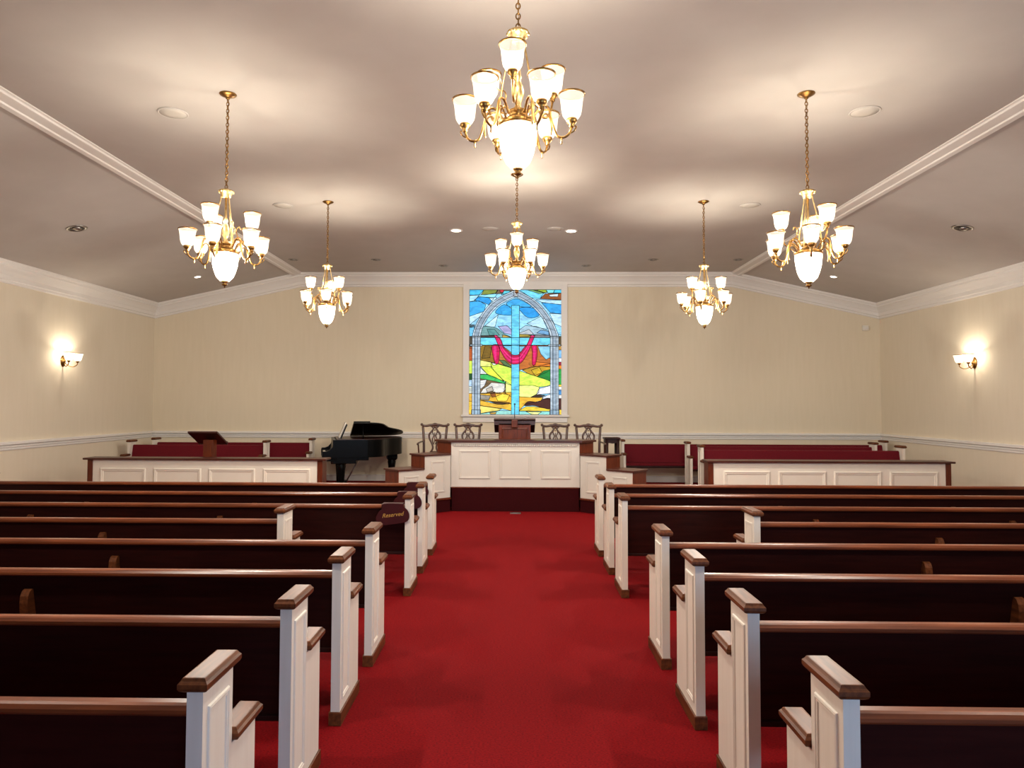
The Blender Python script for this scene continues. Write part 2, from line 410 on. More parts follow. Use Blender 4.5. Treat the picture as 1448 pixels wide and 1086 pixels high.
pane([(450, V + 640), (540, V + 600), (640, V + 620), (600, V + 700), (480, V + 700)], (248, 214, 70))
pane([(360, V + 700), (480, V + 710), (640, V + 720), (620, V + 745), (480, V + 745)], (110, 72, 40))
pane([(240, V + 690), (480, V + 745), (662, V + 730), (662, V + 830), (530, V + 800), (240, V + 760)], (240, 186, 60))
pane([(240, V + 765), (530, V + 805), (480, V + 835), (330, V + 860), (240, V + 870)], (250, 226, 116))
pane([(768, V + 640), (930, V + 650), (1090, V + 650), (1060, V + 695), (850, V + 740), (768, V + 830)], (240, 182, 56))
pane([(842, V + 745), (900, V + 702), (1020, V + 712), (1100, V + 670), (1190, V + 668), (1190, V + 800), (1090, V + 790), (970, V + 760), (860, V + 765)], (72, 32, 28), True)
pane([(768, V + 825), (860, V + 775), (970, V + 772), (1190, V + 808), (1190, V + 835), (768, V + 835)], (246, 208, 64))
pane([(240, V + 870), (340, V + 850), (480, V + 830), (662, V + 830), (662, 1800), (240, 1800)], (150, 214, 206))
pane([(370, V + 860), (460, V + 850), (450, V + 875), (380, V + 875)], (214, 160, 60))
pane([(768, V + 832), (1190, V + 835), (1190, 1800), (768, 1800)], (140, 216, 210))
pane([(860, V + 840), (1070, V + 845), (1020, V + 880), (940, V + 880)], (226, 232, 150))
# cross
cross = (104, 206, 240)
pane([(240, 755), (1188, 755), (1188, 858), (240, 858)], (110, 212, 236), w=.014)
pane([(662, 315), (768, 315), (768, 1800), (662, 1800)], cross, w=.012)
for v in (755, 858, V + 385, V + 545): lead_line([(662, v), (768, v)], .009)
lead_line([(88, 858), (1340, 858)], .016)
# draped cloth
mag, pink = (196, 0, 78), (228, 34, 122)
pane([(398, 865), (495, 865), (498, V + 90), (480, V + 190), (440, V + 185), (412, V + 90)], mag, True)
pane([(420, 880), (455, 880), (460, V + 80), (450, V + 160), (430, V + 90)], pink, True, False)
pane([(935, 870), (1000, 865), (1012, V + 60), (990, V + 190), (965, V + 215), (942, V + 190), (945, V + 40)], mag, True)
pane([(960, 890), (985, 890), (990, V + 60), (970, V + 170), (958, V + 60)], pink, True, False)
def strip(a, b, col, outline=True):
    A = [tuple(q)[:2] for q in smooth_path([(u, v, 0) for u, v in a], 5)]
    B = [tuple(q)[:2] for q in smooth_path([(u, v, 0) for u, v in b], 5)]
    pane(A + B[::-1], col, False, outline)
so = [(425, 725), (470, 830), (510, V + 10), (580, V + 130), (655, V + 192), (720, V + 200), (795, V + 178), (865, V + 80), (915, 890), (980, 725)]
si = [(450, 720), (515, 775), (560, 890), (610, V + 20), (665, V + 66), (718, V + 76), (770, V + 60), (820, V - 10), (870, 850), (925, 722)]
strip(so, si, mag)
def mixp(t): return [(a[0] * (1 - t) + b[0] * t, a[1] * (1 - t) + b[1] * t) for a, b in zip(so, si)]
strip(mixp(.2), mixp(.36), pink, False); strip(mixp(.55), mixp(.7), (230, 50, 128), False); strip(mixp(.8), mixp(.86), (150, 12, 70), False)
# stone arch and columns
grey, grey2 = (150, 168, 186), (184, 200, 214)
lo = [(130, 740), (155, 640), (225, 490), (350, 315), (500, 202), (715, 100)]
li = [(240, 740), (268, 630), (345, 480), (470, 335), (600, 252), (722, 200)]
ro = [(1300, 740), (1280, 670), (1215, 530), (1100, 360), (950, 222), (715, 100)]
ri = [(1188, 740), (1150, 620), (1080, 490), (950, 342), (830, 252), (722, 200)]
for o_, i_ in ((lo, li), (ro, ri)):
    mid = lambda t: [(a[0] * (1 - t) + b[0] * t, a[1] * (1 - t) + b[1] * t) for a, b in zip(o_, i_)]
    strip(o_, mid(.22), grey2); strip(mid(.22), mid(.74), grey); strip(mid(.74), i_, grey2)
    for k in (1, 2, 3, 4): lead_line([o_[k], i_[k]], .006)
for a, b in ((130, 240), (1188, 1300)):
    pane([(a, 735), (b, 735), (b, 1800), (a, 1800)], grey2)
    pane([(a + 28, 735), (b - 34, 735), (b - 34, 1800), (a + 28, 1800)], grey)
    lead_line([(a + 40, 735), (a + 40, 1800)], .006); lead_line([(b - 14, 735), (b - 14, 1800)], .006)
    for v in (760, 870, V + 130, V + 400, V + 600): lead_line([(a, v), (b, v)], .006)
    pane([(a - 8, 735), (b + 8, 735), (b + 8, 758), (a - 8, 758)], grey2)
    pane([(a - 30, 848), (b + 26, 848), (b + 26, 872), (a - 30, 872)], (158, 176, 190))
    pane([(a - 8, V + 820), (b + 8, V + 820), (b + 8, 1800), (a - 8, 1800)], (160, 186, 206))
pane([(690, 110), (750, 110), (745, 200), (695, 195)], (170, 176, 180))

w1 = MB()
yf = YB - .001
for x0, x1, z0, z1, d in ((-1.215, gx0 + .004, 1.545, 4.66, .07), (gx1 - .004, 1.25, 1.545, 4.66, .07), (gx0, gx1, gz1 - .004, 4.66, .07)):
    w1.box(x0, x1, YB - d, yf, z0, z1, bev=.012)
WIN = struct(w1.build('window_1', TRIM))
sl = MB().box(-1.25, 1.29, YB - .13, yf, 1.515, 1.565, bev=.01)
struct(sl.build('sill', TRIM, WIN))
struct(MB().box(-1.215, 1.25, YB - .05, yf, 1.385, 1.515, bev=.01).build('apron', TRIM, WIN))
me = bpy.data.meshes.new('stained_glass'); me.from_pydata(gv, [], gf); me.materials.append(GLASS)
ca = me.color_attributes.new('Tint', 'FLOAT_COLOR', 'CORNER')
k = 0
for pl, c in zip(me.polygons, gc):
    for _ in pl.loop_indices:
        ca.data[k].color = c; k += 1
struct(put('glass_pane', me, WIN))
struct(lead.build('leading', LEAD, WIN))

# ------------------------------------------------------------------ pews
TH = .052
CAPP = [(.014, 0), (.004, .006), (0, .014), (0, .028), (.005, .034), (.007, .036), (.012, .045), (.016, .046)]
def cap_stack(mb, x0, x1, y0, y1, z):
    return mb.stack((x0 + x1) / 2, (y0 + y1) / 2, (x1 - x0) / 2, (y1 - y0) / 2, [(i, z + h) for i, h in CAPP])
def make_pew(s, Lp, braces, label, choir=False):
    """pew whose first end's outer face is x=0; it runs along s*x; the seated face towards +y"""
    t = thing('choir_pew' if choir else 'church_pew', label, 'pew', group='choir pews behind the rails' if choir else 'pews in the nave')
    X = lambda a: s * a
    def bx(mb, a, b, y0, y1, z0, z1, bev=0.0):
        return mb.box(min(X(a), X(b)), max(X(a), X(b)), y0, y1, z0, z1, bev=bev)
    prof = [(0, 0), (0, .91), (.24, .91), (.24, .64), (.463, .64), (.463, 0)]
    for a, out in ((0.0, -1), (Lp - TH, 1)):
        e = MB().prism(prof, 'x', X(a), X(a + TH)).build('end_panel', WHITE, t)
        c = MB(); cap_stack(c, min(X(a - .022), X(a + TH + .022)), max(X(a - .022), X(a + TH + .022)), -.022, .262, .91)
        c.build('top_cap', CAPWOOD, e)
        c = MB(); cap_stack(c, min(X(a - .022), X(a + TH + .022)), max(X(a - .022), X(a + TH + .022)), .242, .485, .64)
        c.build('arm_cap', CAPWOOD, e)
        bx(MB(), a - .01, a + TH + .01, -.01, .473, 0, .075, .004).build('base_trim', CAPWOOD, e)
        face = X(a) if out < 0 else X(a + TH)
        nd = s * out
        m = MB(); m.ring(lambda u, v, n: (face + nd * n, u, v), .035, .205, .13, .85, .026, .008)
        m.build('panel_moulding', WHITE, e)
    back = MB().loops([[(X(TH), y, z) for y, z in ((.055, .83), (.075, .83), (.16, .375), (.14, .375))], [(X(Lp - TH), y, z) for y, z in ((.055, .83), (.075, .83), (.16, .375), (.14, .375))]])
    b = back.build('backrest', DARKWOOD, t)
    r = MB(); rp = [(.032, .818), (.026, .826), (.026, .838), (.036, .850), (.05, .854), (.082, .854), (.095, .846), (.098, .83), (.09, .818)]
    r.loops([[(X(q), y, z) for y, z in rp] for q in (TH, Lp - TH)])
    r.build('top_rail', WALNUT, b)
    bx(MB(), TH, Lp - TH, .128, .175, .362, .388, .004).build('bottom_rail', DARKWOOD, b)
    bx(MB(), TH, Lp - TH, .15, .455, .395, .425, .006).build('seat', DARKWOOD, t)
    bx(MB(), TH + .005, Lp - TH - .005, .16, .462, .425, .478, .018).build('seat_cushion', MAROON, t)
    if choir:
        bc = MB().loops([[(X(q), y, z) for y, z in ((.07, .85), (.10, .856), (.125, .84), (.2, .48), (.15, .48))] for q in (TH + .006, Lp - TH - .006)])
        bc.build('back_cushion', MAROON, t)
    bp = [(.026, .66), (.03, .70), (.045, .726), (.066, .735), (.09, .73), (.16, .375), (.16, .395), (.42, .395), (.40, 0), (.10, 0), (.06, .25)]
    for q in braces:
        MB().prism(bp, 'x', X(q - .024), X(q + .024)).build('brace', CAPWOOD, t)
    return t
Y0 = 2.2611; DY = .9
ORD = {7: 'front row', 6: 'second from the front', 5: 'third from the front', 3: 'fifth from the front', 2: 'sixth from the front', 1: 'seventh from the front', 0: 'rearmost in view'}
SIDE = {-1: 'on the piano side', 1: 'on the side away from the piano'}
for s, xa, xs in ((-1, -.993, -1.915), (1, 1.018, 1.955)):
    end = 6.55
    full = end - abs(xa)
    proto = None
    for k in (0, 1, 2, 3, 5, 6, 7):
        lab = 'dark pew %s, %s' % (SIDE[s], ORD[k])
        if proto is None:
            proto = make_pew(s, full, [full / 3, 2 * full / 3], lab)
            proto.location = (xa, Y0 + DY * k, 0)
        else:
            dup(proto, (xa, Y0 + DY * k, 0), lab)
    sh = end - abs(xs)
    p_ = make_pew(s, sh, [sh / 3, 2 * sh / 3], 'shortened dark pew ending well short of the aisle, %s' % ('on the piano side' if s < 0 else 'on the side away from the piano'))
    p_.location = (xs, Y0 + DY * 4, 0)

# choir pews (face the nave)
def choir(x0, x1, y, label):
    t = make_pew(-1, x1 - x0, [(x1 - x0) / 2], label, True)
    t.location = (x0, y, 0); t.rotation_euler = (0, 0, pi); t.scale = (1, 1, 1.075)
choir(-8.25, -5.28, 15.22, 'maroon cushioned choir pew with white ends behind the wooden lectern, front one of two')
choir(-8.22, -4.58, 16.2, 'maroon cushioned choir pew against the wall beside the grand piano')
choir(3.66, 7.62, 14.22, 'maroon cushioned choir pew directly behind the panelled rail, opposite side from the piano')
choir(3.69, 7.69, 15.42, 'maroon cushioned choir pew in the middle of the three rows beyond the panelled rail')
choir(2.42, 8.32, 16.22, 'longest maroon choir pew along the wall, its open seat showing beside the plant stand')

# ------------------------------------------------------------------ reserved signs on three pews
sp = [(-.158, .02), (-.154, .055), (-.13, .1), (-.105, .12), (-.09, .172), (.09, .172), (.098, .15), (.135, .118), (.156, .075), (.154, .03), (.13, .004), (.09, -.006), (-.09, -.03), (-.13, -.022)]
for k, lab in ((5, 'maroon saddle sign with gold lettering hung on the third pew from the front'), (6, 'maroon saddle sign on the second pew from the front, mostly hidden by pew ends'), (7, 'maroon saddle sign draped over the front pew back beside the aisle')):
    y = Y0 + DY * k
    t = thing('reserved_sign', lab, 'sign', (-1.155 - (.035 if k == 7 else 0), y - .004, .70), group='reserved signs on the pews')
    P = smooth_path([(a, b, 0) for a, b in sp], 4, True)
    MB().loops([[(q.x, -.024, q.y) for q in P], [(q.x, -.032, q.y) for q in P]]).build('front_plate', SIGNRED, t)
    fl = MB().box(-.11, .085, -.03, .112, .1605, .1665, bev=.002)
    fl.build('saddle_flap', SIGNRED, t)
    MB().box(-.11, .085, .106, .112, .03, .1615, bev=.002).build('rear_plate', SIGNRED, t)
    if k > 5: continue
    cu = bpy.data.curves.new('lettering', 'FONT'); cu.body = 'Reserved'; cu.size = .054; cu.shear = .35; cu.align_x = 'CENTER'; cu.extrude = .0008
    ob = bpy.data.objects.new('lettering_curve', cu)
    COL.objects.link(ob)
    dg = bpy.context.evaluated_depsgraph_get(); dg.update()
    tm = bpy.data.meshes.new_from_object(ob.evaluated_get(dg)); tm.materials.clear(); tm.materials.append(GOLD)
    bpy.data.objects.remove(ob)
    put('lettering', tm, t, (.0, -.0335, .052), (pi / 2, R(-7), 0))

# ------------------------------------------------------------------ chancel front: central screen and stepped wings
PL, PR, AW, TW = Vector((-1.075, 12.08)), Vector((1.107, 12.08)), R(42), .38
nbL, nbR = Vector((-sin(AW), cos(AW))), Vector((sin(AW), cos(AW)))
c = thing('pulpit_screen', 'white panelled screen with mahogany counter standing in front of the pulpit', 'screen', (0.016, 12.08, 0))
ox, oy = .016, 12.08
def rel(x, y): return (x - ox, y - oy)
bl, br = PL + nbL * TW, PR + nbR * TW
poly = [rel(*PL), rel(*PR), rel(*br), rel(br.x - .05, 12.5), rel(bl.x + .05, 12.5), rel(*bl)]
fp = MB().prism(poly, 'z', .405, 1.165).build('front_panel', CREAM, c)
for x0, x1 in ((-.945, -.405), (-.255, .285), (.45, .967)):
    m = MB(); m.ring(lambda u, v, n: (u - ox, -n, v), x0, x1, .545, 1.032, .04, .014); m.build('panel_moulding', CREAM, fp)
d = MB(); d.box(-1.045 - ox, 1.075 - ox, -.02, 0, 1.135, 1.165)
d.box(-1.03 - ox, 1.06 - ox, -.008, 0, 1.095, 1.135)
n = 62
for i in range(n):
    x = -1.02 + 2.07 * i / (n - 1) - ox
    d.lathe([(.002, -.02), (.011, -.014), (.013, 0), (.011, .014), (.002, .02)], 8, M=Matrix.Translation((x, -.009, 1.115)) @ Matrix.Rotation(.5, 4, 'Y'))
d.build('dentil_strip', CREAM, fp)
fl, fr = PL + Vector((-.035, -.045)), PR + Vector((.035, -.045))
bl2, br2 = PL + nbL * (TW + .05) + Vector((-.03, -.03)), PR + nbR * (TW + .05) + Vector((.03, -.03))
ct = [rel(*fl), rel(*fr), rel(*br2), rel(br2.x - .05, 12.53), rel(bl2.x + .05, 12.53), rel(*bl2)]
MB().prism(ct, 'z', 1.165, 1.198).build('countertop', COUNTER, c)
for P_, nb_, sg in ((PL, nbL, -1), (PR, nbR, 1)):
    q0, q1 = P_, P_ + nb_ * TW
    o_ = Vector((sg * cos(AW), -sin(AW))) * .014
    MB().prism([rel(*q0), rel(*q1), rel(*(q1 + o_)), rel(*(q0 + o_))], 'z', .98, 1.165).build('end_board', REDWOOD, c)
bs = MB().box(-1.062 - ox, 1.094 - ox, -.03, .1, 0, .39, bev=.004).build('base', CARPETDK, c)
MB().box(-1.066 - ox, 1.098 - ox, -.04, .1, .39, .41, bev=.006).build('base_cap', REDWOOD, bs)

def wing(P_, ang, f, label):
    t = thing('stepped_wing', label, 'screen', (P_.x, P_.y, 0), ang, 'stepped wings of the pulpit screen')
    y0, y1 = 0.0, -f * TW                       # front at y=0, f*y is the front normal
    lo_, hi_ = min(y0, y1), max(y0, y1)
    def bx(a, b, fo, bo, z0, z1, bev=.004):      # fo: overhang to the front, bo: overhang to the back
        ya, yb = f * fo, -f * (TW + bo)
        return MB().box(a, b, min(ya, yb), max(ya, yb), z0, z1, bev=bev)
    body = MB().prism([(.016, .235), (.016, .952), (.545, .952), (.545, .732), (1.05, .732), (1.05, .235)], 'y', lo_, hi_).build('front_panel', CREAM, t)
    for a, b, z0, z1 in ((.13, .42, .33, .86), (.66, .95, .33, .64)):
        m = MB(); m.ring(lambda u, v, n: (u, f * n, v), a, b, z0, z1, .035, .013); m.build('panel_moulding', CREAM, body)
    bx(.02, .58, .03, .03, .952, .98, .006).build('top_board', COUNTER, t)
    bx(.561, 1.085, .03, .03, .732, .76, .006).build('top_board', COUNTER, t)
    bx(.546, .561, .001, .0, .732, .952, 0).build('riser_board', REDWOOD, t)
    bx(1.051, 1.066, .001, .0, .235, .732, 0).build('riser_board', REDWOOD, t)
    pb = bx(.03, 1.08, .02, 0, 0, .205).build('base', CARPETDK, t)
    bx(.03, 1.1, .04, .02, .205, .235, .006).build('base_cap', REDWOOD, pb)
wing(PL, pi + AW, 1, 'stepped white and mahogany wing of the pulpit screen, on the piano side')
wing(PR, -AW, -1, 'stepped white and mahogany wing of the pulpit screen, on the plant stand side')

# ------------------------------------------------------------------ choir rails
def choir_rail(x0, x1, w0, w1, pans, label):
    cx = (x0 + x1) / 2
    t = thing('choir_rail', label, 'choir rail', (cx, 12.2, 0), group='panelled choir rails')
    b = MB().box(w0 - cx, w1 - cx, 0, .26, .04, .832).build('front_panel', RAILBRIGHT, t)
    for a, q in pans:
        m = MB(); m.ring(lambda u, v, n: (u - cx, -n, v), a, q, .2, .69, .06, .02); m.build('panel_moulding', RAILBRIGHT, b)
    MB().box(x0 - cx, x1 - cx, -.06, .3, .832, .865, bev=.008).build('top_board', COUNTER, t)
    for a, q in ((w0 - .09, w0), (w1, w1 + .09)):
        MB().box(a - cx, q - cx, -.012, .27, 0, .832, bev=.004).build('end_post', REDWOOD, t)
    MB().box(w0 - cx, w1 - cx, -.014, .26, 0, .04).build('base_strip', REDWOOD, t)
choir_rail(-7.47, -3.24, -7.32, -3.40, [(-7.19, -6.39), (-6.25, -5.42), (-5.29, -4.48), (-4.34, -3.52)], 'cream panelled choir rail in front of the wooden lectern')
choir_rail(3.28, 7.46, 3.40, 7.32, [(3.57, 4.36), (4.5, 5.31), (5.44, 6.24), (6.38, 7.19)], 'cream panelled choir rail in front of the three maroon choir pews')

# ------------------------------------------------------------------ lectern and pulpit
def board_mb(w, y0, z0, y1, z1, th=.03):
    d_ = Vector((0, y1 - y0, z1 - z0)).normalized(); n_ = Vector((0, -d_.z, d_.y)) * th
    a, b = Vector((0, y0, z0)), Vector((0, y1, z1))
    q = [a, b, b + n_, a + n_]
    return MB().loops([[(x, p_.y, p_.z) for p_ in q] for x in (-w / 2, w / 2)])
t = thing('lectern', 'wooden lectern with a tilted dark reading board rising behind the choir rail', 'lectern', (-5.60, 12.95, 0))
t.scale = (1, 1, 1.06)
MB().box(-.09, .09, -.09, .09, .06, 1.08, bev=.01).build('post', REDWOOD, t)
MB().stack(0, 0, .24, .22, [(0, 0), (0, .035), (.03, .06), (.05, .062)]).build('foot', REDWOOD, t)
bd = board_mb(.54, -.22, 1.205, .27, .985).build('reading_board', BOARDWOOD, t, (-.05, 0, 0))
MB().box(-.27, .27, .25, .275, .985, 1.04, bev=.004).build('book_ledge', BOARDWOOD, bd)

t = thing('pulpit', 'brown wooden pulpit with sloping dark desk below the stained glass window', 'pulpit', (.005, 13.05, .405))
pb = MB().box(-.293, .293, -.06, .36, .05, 1.06, bev=.008)
pb = pb.build('body', REDWOOD, t)
MB().stack(0, .15, .34, .25, [(0, 0), (0, .04), (.03, .05), (.035, .052)]).build('plinth', REDWOOD, t)
m = MB(); m.ring(lambda u, v, n: (u, -.06 - n, v), -.24, .24, .12, .98, .04, .012); m.build('panel_moulding', REDWOOD, pb)
board_mb(.76, -.10, 1.125, .46, .87, .03).build('reading_board', BOARDWOOD, t)
MB().box(-.375, .375, -.06, .0, 1.03, 1.105).build('board_lip', BOARDWOOD, t)
MB().box(-.055, .055, -.125, -.06, .985, 1.125, bev=.008).build('microphone_mount', REDWOOD, t)
mc = MB(); mc.tube(smooth_path([(0, -.08, 1.12), (0, -.08, 1.25), (.0, -.06, 1.34), (.0, -.03, 1.40)], 5), .007, 8)
mc.sphere((0, -.025, 1.41), .018); mc.build('microphone', MIC, t)

# ------------------------------------------------------------------ armchairs on the platform
def make_chair(label):
    t = thing('carved_armchair', label, 'chair', group='carved armchairs on the platform')
    # front towards -y; the back stands at y=+.22
    MB().stack(0, 0, .27, .24, [(.01, .40), (0, .42), (0, .46), (.02, .475)]).build('seat', MAROON, t)
    MB().box(-.265, .265, -.235, .235, .34, .405, bev=.006).build('seat_rail', CHAIRWOOD, t)
    for sx in (-1, 1):
        pth = smooth_path([(sx * .215, .26, 0), (sx * .21, .225, .25), (sx * .205, .215, .45), (sx * .21, .23, .7), (sx * .232, .265, .97)], 5)
        MB().tube(pth, .024, 8).build('back_post', CHAIRWOOD, t)
        MB().tube([(sx * .235, -.205, 0), (sx * .235, -.205, .36)], [.02, .028], 8).build('leg', CHAIRWOOD, t)
        a = MB().tube(smooth_path([(sx * .212, .235, .69), (sx * .25, .1, .685), (sx * .275, -.06, .67), (sx * .283, -.13, .655)], 4), [.014] * 4 + [.016] * 4 + [.019] * 5, 8).build('arm', CHAIRWOOD, t)
        MB().tube(smooth_path([(sx * .262, -.03, .42), (sx * .268, -.06, .52), (sx * .277, -.08, .66)], 4), .014, 8).build('arm_support', CHAIRWOOD, a)
    cr = smooth_path([(-.256, .272, 1.008), (-.225, .27, .99), (-.16, .267, .986), (-.09, .266, 1.0), (-.05, .266, .998), (0, .266, 1.012), (.05, .266, .998), (.09, .266, 1.0), (.16, .267, .986), (.225, .27, .99), (.256, .272, 1.008)], 4)
    m = MB().tube(cr, [.022 + .009 * math.exp(-((i - len(cr) / 2) / 7) ** 2) for i in range(len(cr))], 8)
    for sx in (-1, 1): m.sphere((sx * .256, .272, 1.01), .028, 10, 6)
    m.build('crest_rail', CHAIRWOOD, t)
    s = MB()
    for sx in (-1, 1):
        s.tube(smooth_path([(sx * .07, .264, .985), (sx * .03, .258, .94), (sx * .055, .252, .89), (sx * .105, .245, .82), (sx * .10, .238, .74), (sx * .05, .23, .64), (sx * .035, .222, .56), (sx * .07, .217, .485)], 5), .019, 8)
        s.tube(smooth_path([(sx * .02, .257, .94), (sx * .045, .25, .87), (sx * .02, .244, .80), (sx * .045, .238, .72), (sx * .012, .23, .63)], 5), .011, 6)
    s.tube([(0, .262, .99), (0, .256, .94)], .02, 8)
    s.tube([(0, .25, .86), (0, .232, .66)], .008, 6)
    s.sphere((0, .253, .905), .014)
    s.box(-.09, .09, .2, .24, .465, .5)
    s.build('splat', CHAIRWOOD, t)
    return t
ch = make_chair('carved wooden armchair on the platform at the piano end of the row')
ch.location = (-1.535, 13.42, .405)
dup(ch, (-.895, 13.42, .405), 'carved wooden armchair between the end chair by the piano and the pulpit')
dup(ch, (.79, 13.42, .405), 'carved wooden armchair beside the pulpit on the plant stand side')
dup(ch, (1.425, 13.42, .405), 'carved wooden armchair at the plant stand end of the row')

# plant stand
t = thing('plant_stand', 'narrow dark wooden plant stand with square top beside the maroon wall pew', 'plant stand', (2.03, 14.85, 0))
t.scale = (1, 1, 1.07)
MB().stack(0, 0, .165, .165, [(.01, 1.02), (0, 1.025), (0, 1.045), (.012, 1.055)]).build('top', DARKWOOD, t)
ap = MB()
for M_ in (Matrix(), Matrix.Rotation(pi / 2, 4, 'Z'), Matrix.Rotation(pi, 4, 'Z'), Matrix.Rotation(-pi / 2, 4, 'Z')):
    ap.prism([(-.13, 1.02), (.13, 1.02), (.13, .93), (.07, .95), (0, .94), (-.07, .95), (-.13, .93)], 'y', -.145, -.125, M=M_)
ap.build('apron', DARKWOOD, t)
for sx in (-1, 1):
    for sy in (-1, 1):
        MB().tube([(sx * .125, sy * .125, 0), (sx * .105, sy * .105, .3), (sx * .115, sy * .115, .7), (sx * .112, sy * .112, 1.02)], [.028, .024, .034, .038], 8).build('leg', DARKWOOD, t)
MB().box(-.11, .11, -.11, .11, .28, .30).build('lower_shelf', DARKWOOD, t)

# ------------------------------------------------------------------ grand piano
PX, PY, PA = -4.0, 14.62, R(16)
t = thing('grand_piano', 'black lacquered grand piano with its lid partly raised near the wall', 'piano', (PX, PY, 0), PA)
PZ = 1.07
t.scale = (1, 1, PZ)
rim = [(.30, 0), (.9, 0)] + [tuple(q)[:2] for q in smooth_path([(.95, 0, 0), (1.12, .04, 0), (1.27, .16, 0), (1.36, .36, 0), (1.45, .56, 0), (1.62, .74, 0), (1.76, .92, 0), (1.81, 1.12, 0), (1.77, 1.3, 0), (1.66, 1.41, 0), (1.5, 1.45, 0)], 4)] + [(.30, 1.45)]
MB().prism(rim, 'z', .64, .985).build('case', BLACK, t)
rr = [(x + (.02 if x > .4 else 0), y) for x, y in rim]
MB().prism([(.32, .03)] + [(x - .04, y * .96 + .03) for x, y in rim[1:-1]] + [(.32, 1.42)], 'z', .985, .995).build('soundboard_rim', BOARDWOOD, t)
for y in (0.0, 1.39):
    ck = [(.02, .60), (.02, .74), (.04, .765), (.10, .765), (.17, .79), (.23, .85), (.25, .92), (.25, .985), (.32, .985), (.32, .60)]
    MB().prism(ck, 'y', y, y + .06).build('cheek', BLACK, t)
kb = MB().box(.03, .34, .0, 1.45, .575, .65, bev=.006).build('keybed', BLACK, t)
MB().box(.2, .72, .02, 1.43, .52, .645, bev=.01).box(.70, .98, .03, 1.42, .58, .645, bev=.01).build('under_case', BLACK, t)
ks = MB()
for i in range(52):
    ks.box(.055, .2, .068 + i * .02527, .068 + i * .02527 + .0242, .65, .715)
ks.build('white_keys', IVORY, kb)
bk = MB(); pat = (1, 1, 0, 1, 1, 1, 0)
for i in range(51):
    if pat[i % 7]: bk.box(.105, .2, .087 + i * .02527, .098 + i * .02527, .715, .728)
bk.build('black_keys', BLACK, kb)
MB().loops([[(x, y, z) for x, z in ((.2, .70), (.215, .70), (.26, .86), (.245, .86))] for y in (.06, 1.39)]).build('fallboard', BLACK, t)
MB().box(.24, .32, .06, 1.39, .86, .985).build('name_board', BLACK, t)
for x, y in ((.42, .16), (.42, 1.28), (1.58, 1.12)):
    MB().stack(x, y, .115, .115, [(.03, .50), (0, .54), (0, .64)]).lathe([(.04, 0), (.055, .03), (.055, .06), (.062, .08), (.066, .2), (.08, .38), (.095, .47), (.085, .49), (.095, .51)], 14, M=Matrix.Translation((x, y, 0))).build('leg', BLACK, t)
ly = MB().box(.40, .56, .62, .86, .06, .13, bev=.008)
for y in (.67, .81): ly.tube([(.48, y, .12), (.48, y, .6)], .016, 8)
for y in (.66, .74, .82): ly.box(.30, .42, y - .012, y + .012, .07, .085)
ly = ly.build('pedal_lyre', BLACK, t)
br_ = MB()
for y in (.66, .82): br_.tube([(.55, y, .10), (.86, y, .63)], .008, 6)
br_.build('lyre_brace', STEEL, ly)
# lid, hinged along the far straight side
LA = R(12)
lidp = [(.66, -.02), (.9, -.02)] + [tuple((q.x + .02, q.y - .015)) for q in smooth_path([(.95, 0, 0), (1.12, .04, 0), (1.27, .16, 0), (1.36, .36, 0), (1.45, .56, 0), (1.62, .74, 0), (1.76, .92, 0), (1.81, 1.12, 0), (1.77, 1.3, 0), (1.66, 1.41, 0), (1.5, 1.455, 0)], 4)] + [(.66, 1.455)]
Mh = Matrix.Translation((0, 1.455, 1.0)) @ Matrix.Rotation(-LA, 4, 'X') @ Matrix.Translation((0, -1.455, 0))
lid = MB().prism(lidp, 'z', 0, .022, M=Mh).build('lid', BLACK, t)
MB().box(.66, 1.0, -.02, 1.455, .024, .044, M=Mh, bev=.004).build('folded_flap', BLACK, lid)
MB().sphere((1.0, .3, .075), .03, M=Mh).build('flap_knob', BLACK, lid)
pt = Mh @ Vector((.86, .12, 0))
MB().tube([(.86, .05, .98), tuple(pt)], .011, 8).build('lid_prop', BLACK, t)
ds = MB().box(.0, .022, .36, 1.1, 0, .32, M=Matrix.Translation((.40, 0, .99)) @ Matrix.Rotation(R(24), 4, 'Y'), bev=.004)
ds.build('music_desk', BLACK, t)
Mp = Matrix.Translation((PX, PY, 0)) @ Matrix.Diagonal((1, 1, PZ, 1)) @ Matrix.Rotation(PA, 4, 'Z') @ Matrix.Translation((.40, 0, .995)) @ Matrix.Rotation(R(24), 4, 'Y')
mbk = MB().box(-.03, -.003, .48, .72, .003, .34, bev=.003, M=Mp).box(-.03, -.003, .725, .96, .003, .34, bev=.003, M=Mp)
tag(mbk.build('music_book', PAPER), 'open white music book standing on the piano desk', 'book')

t = thing('piano_bench', 'black piano bench with pale padded top behind the choir rail end', 'bench', (PX, PY, 0), PA)
MB().box(-.36, .0, .42, 1.08, .44, .50, bev=.02).build('seat_pad', PAPER, t)
MB().box(-.36, .0, .42, 1.08, .36, .44, bev=.004).build('apron', BLACK, t)
for x in (-.33, -.03):
    for y in (.45, 1.05):
        MB().tube([(x, y, 0), (x, y, .37)], [.018, .028], 8).build('leg', BLACK, t)

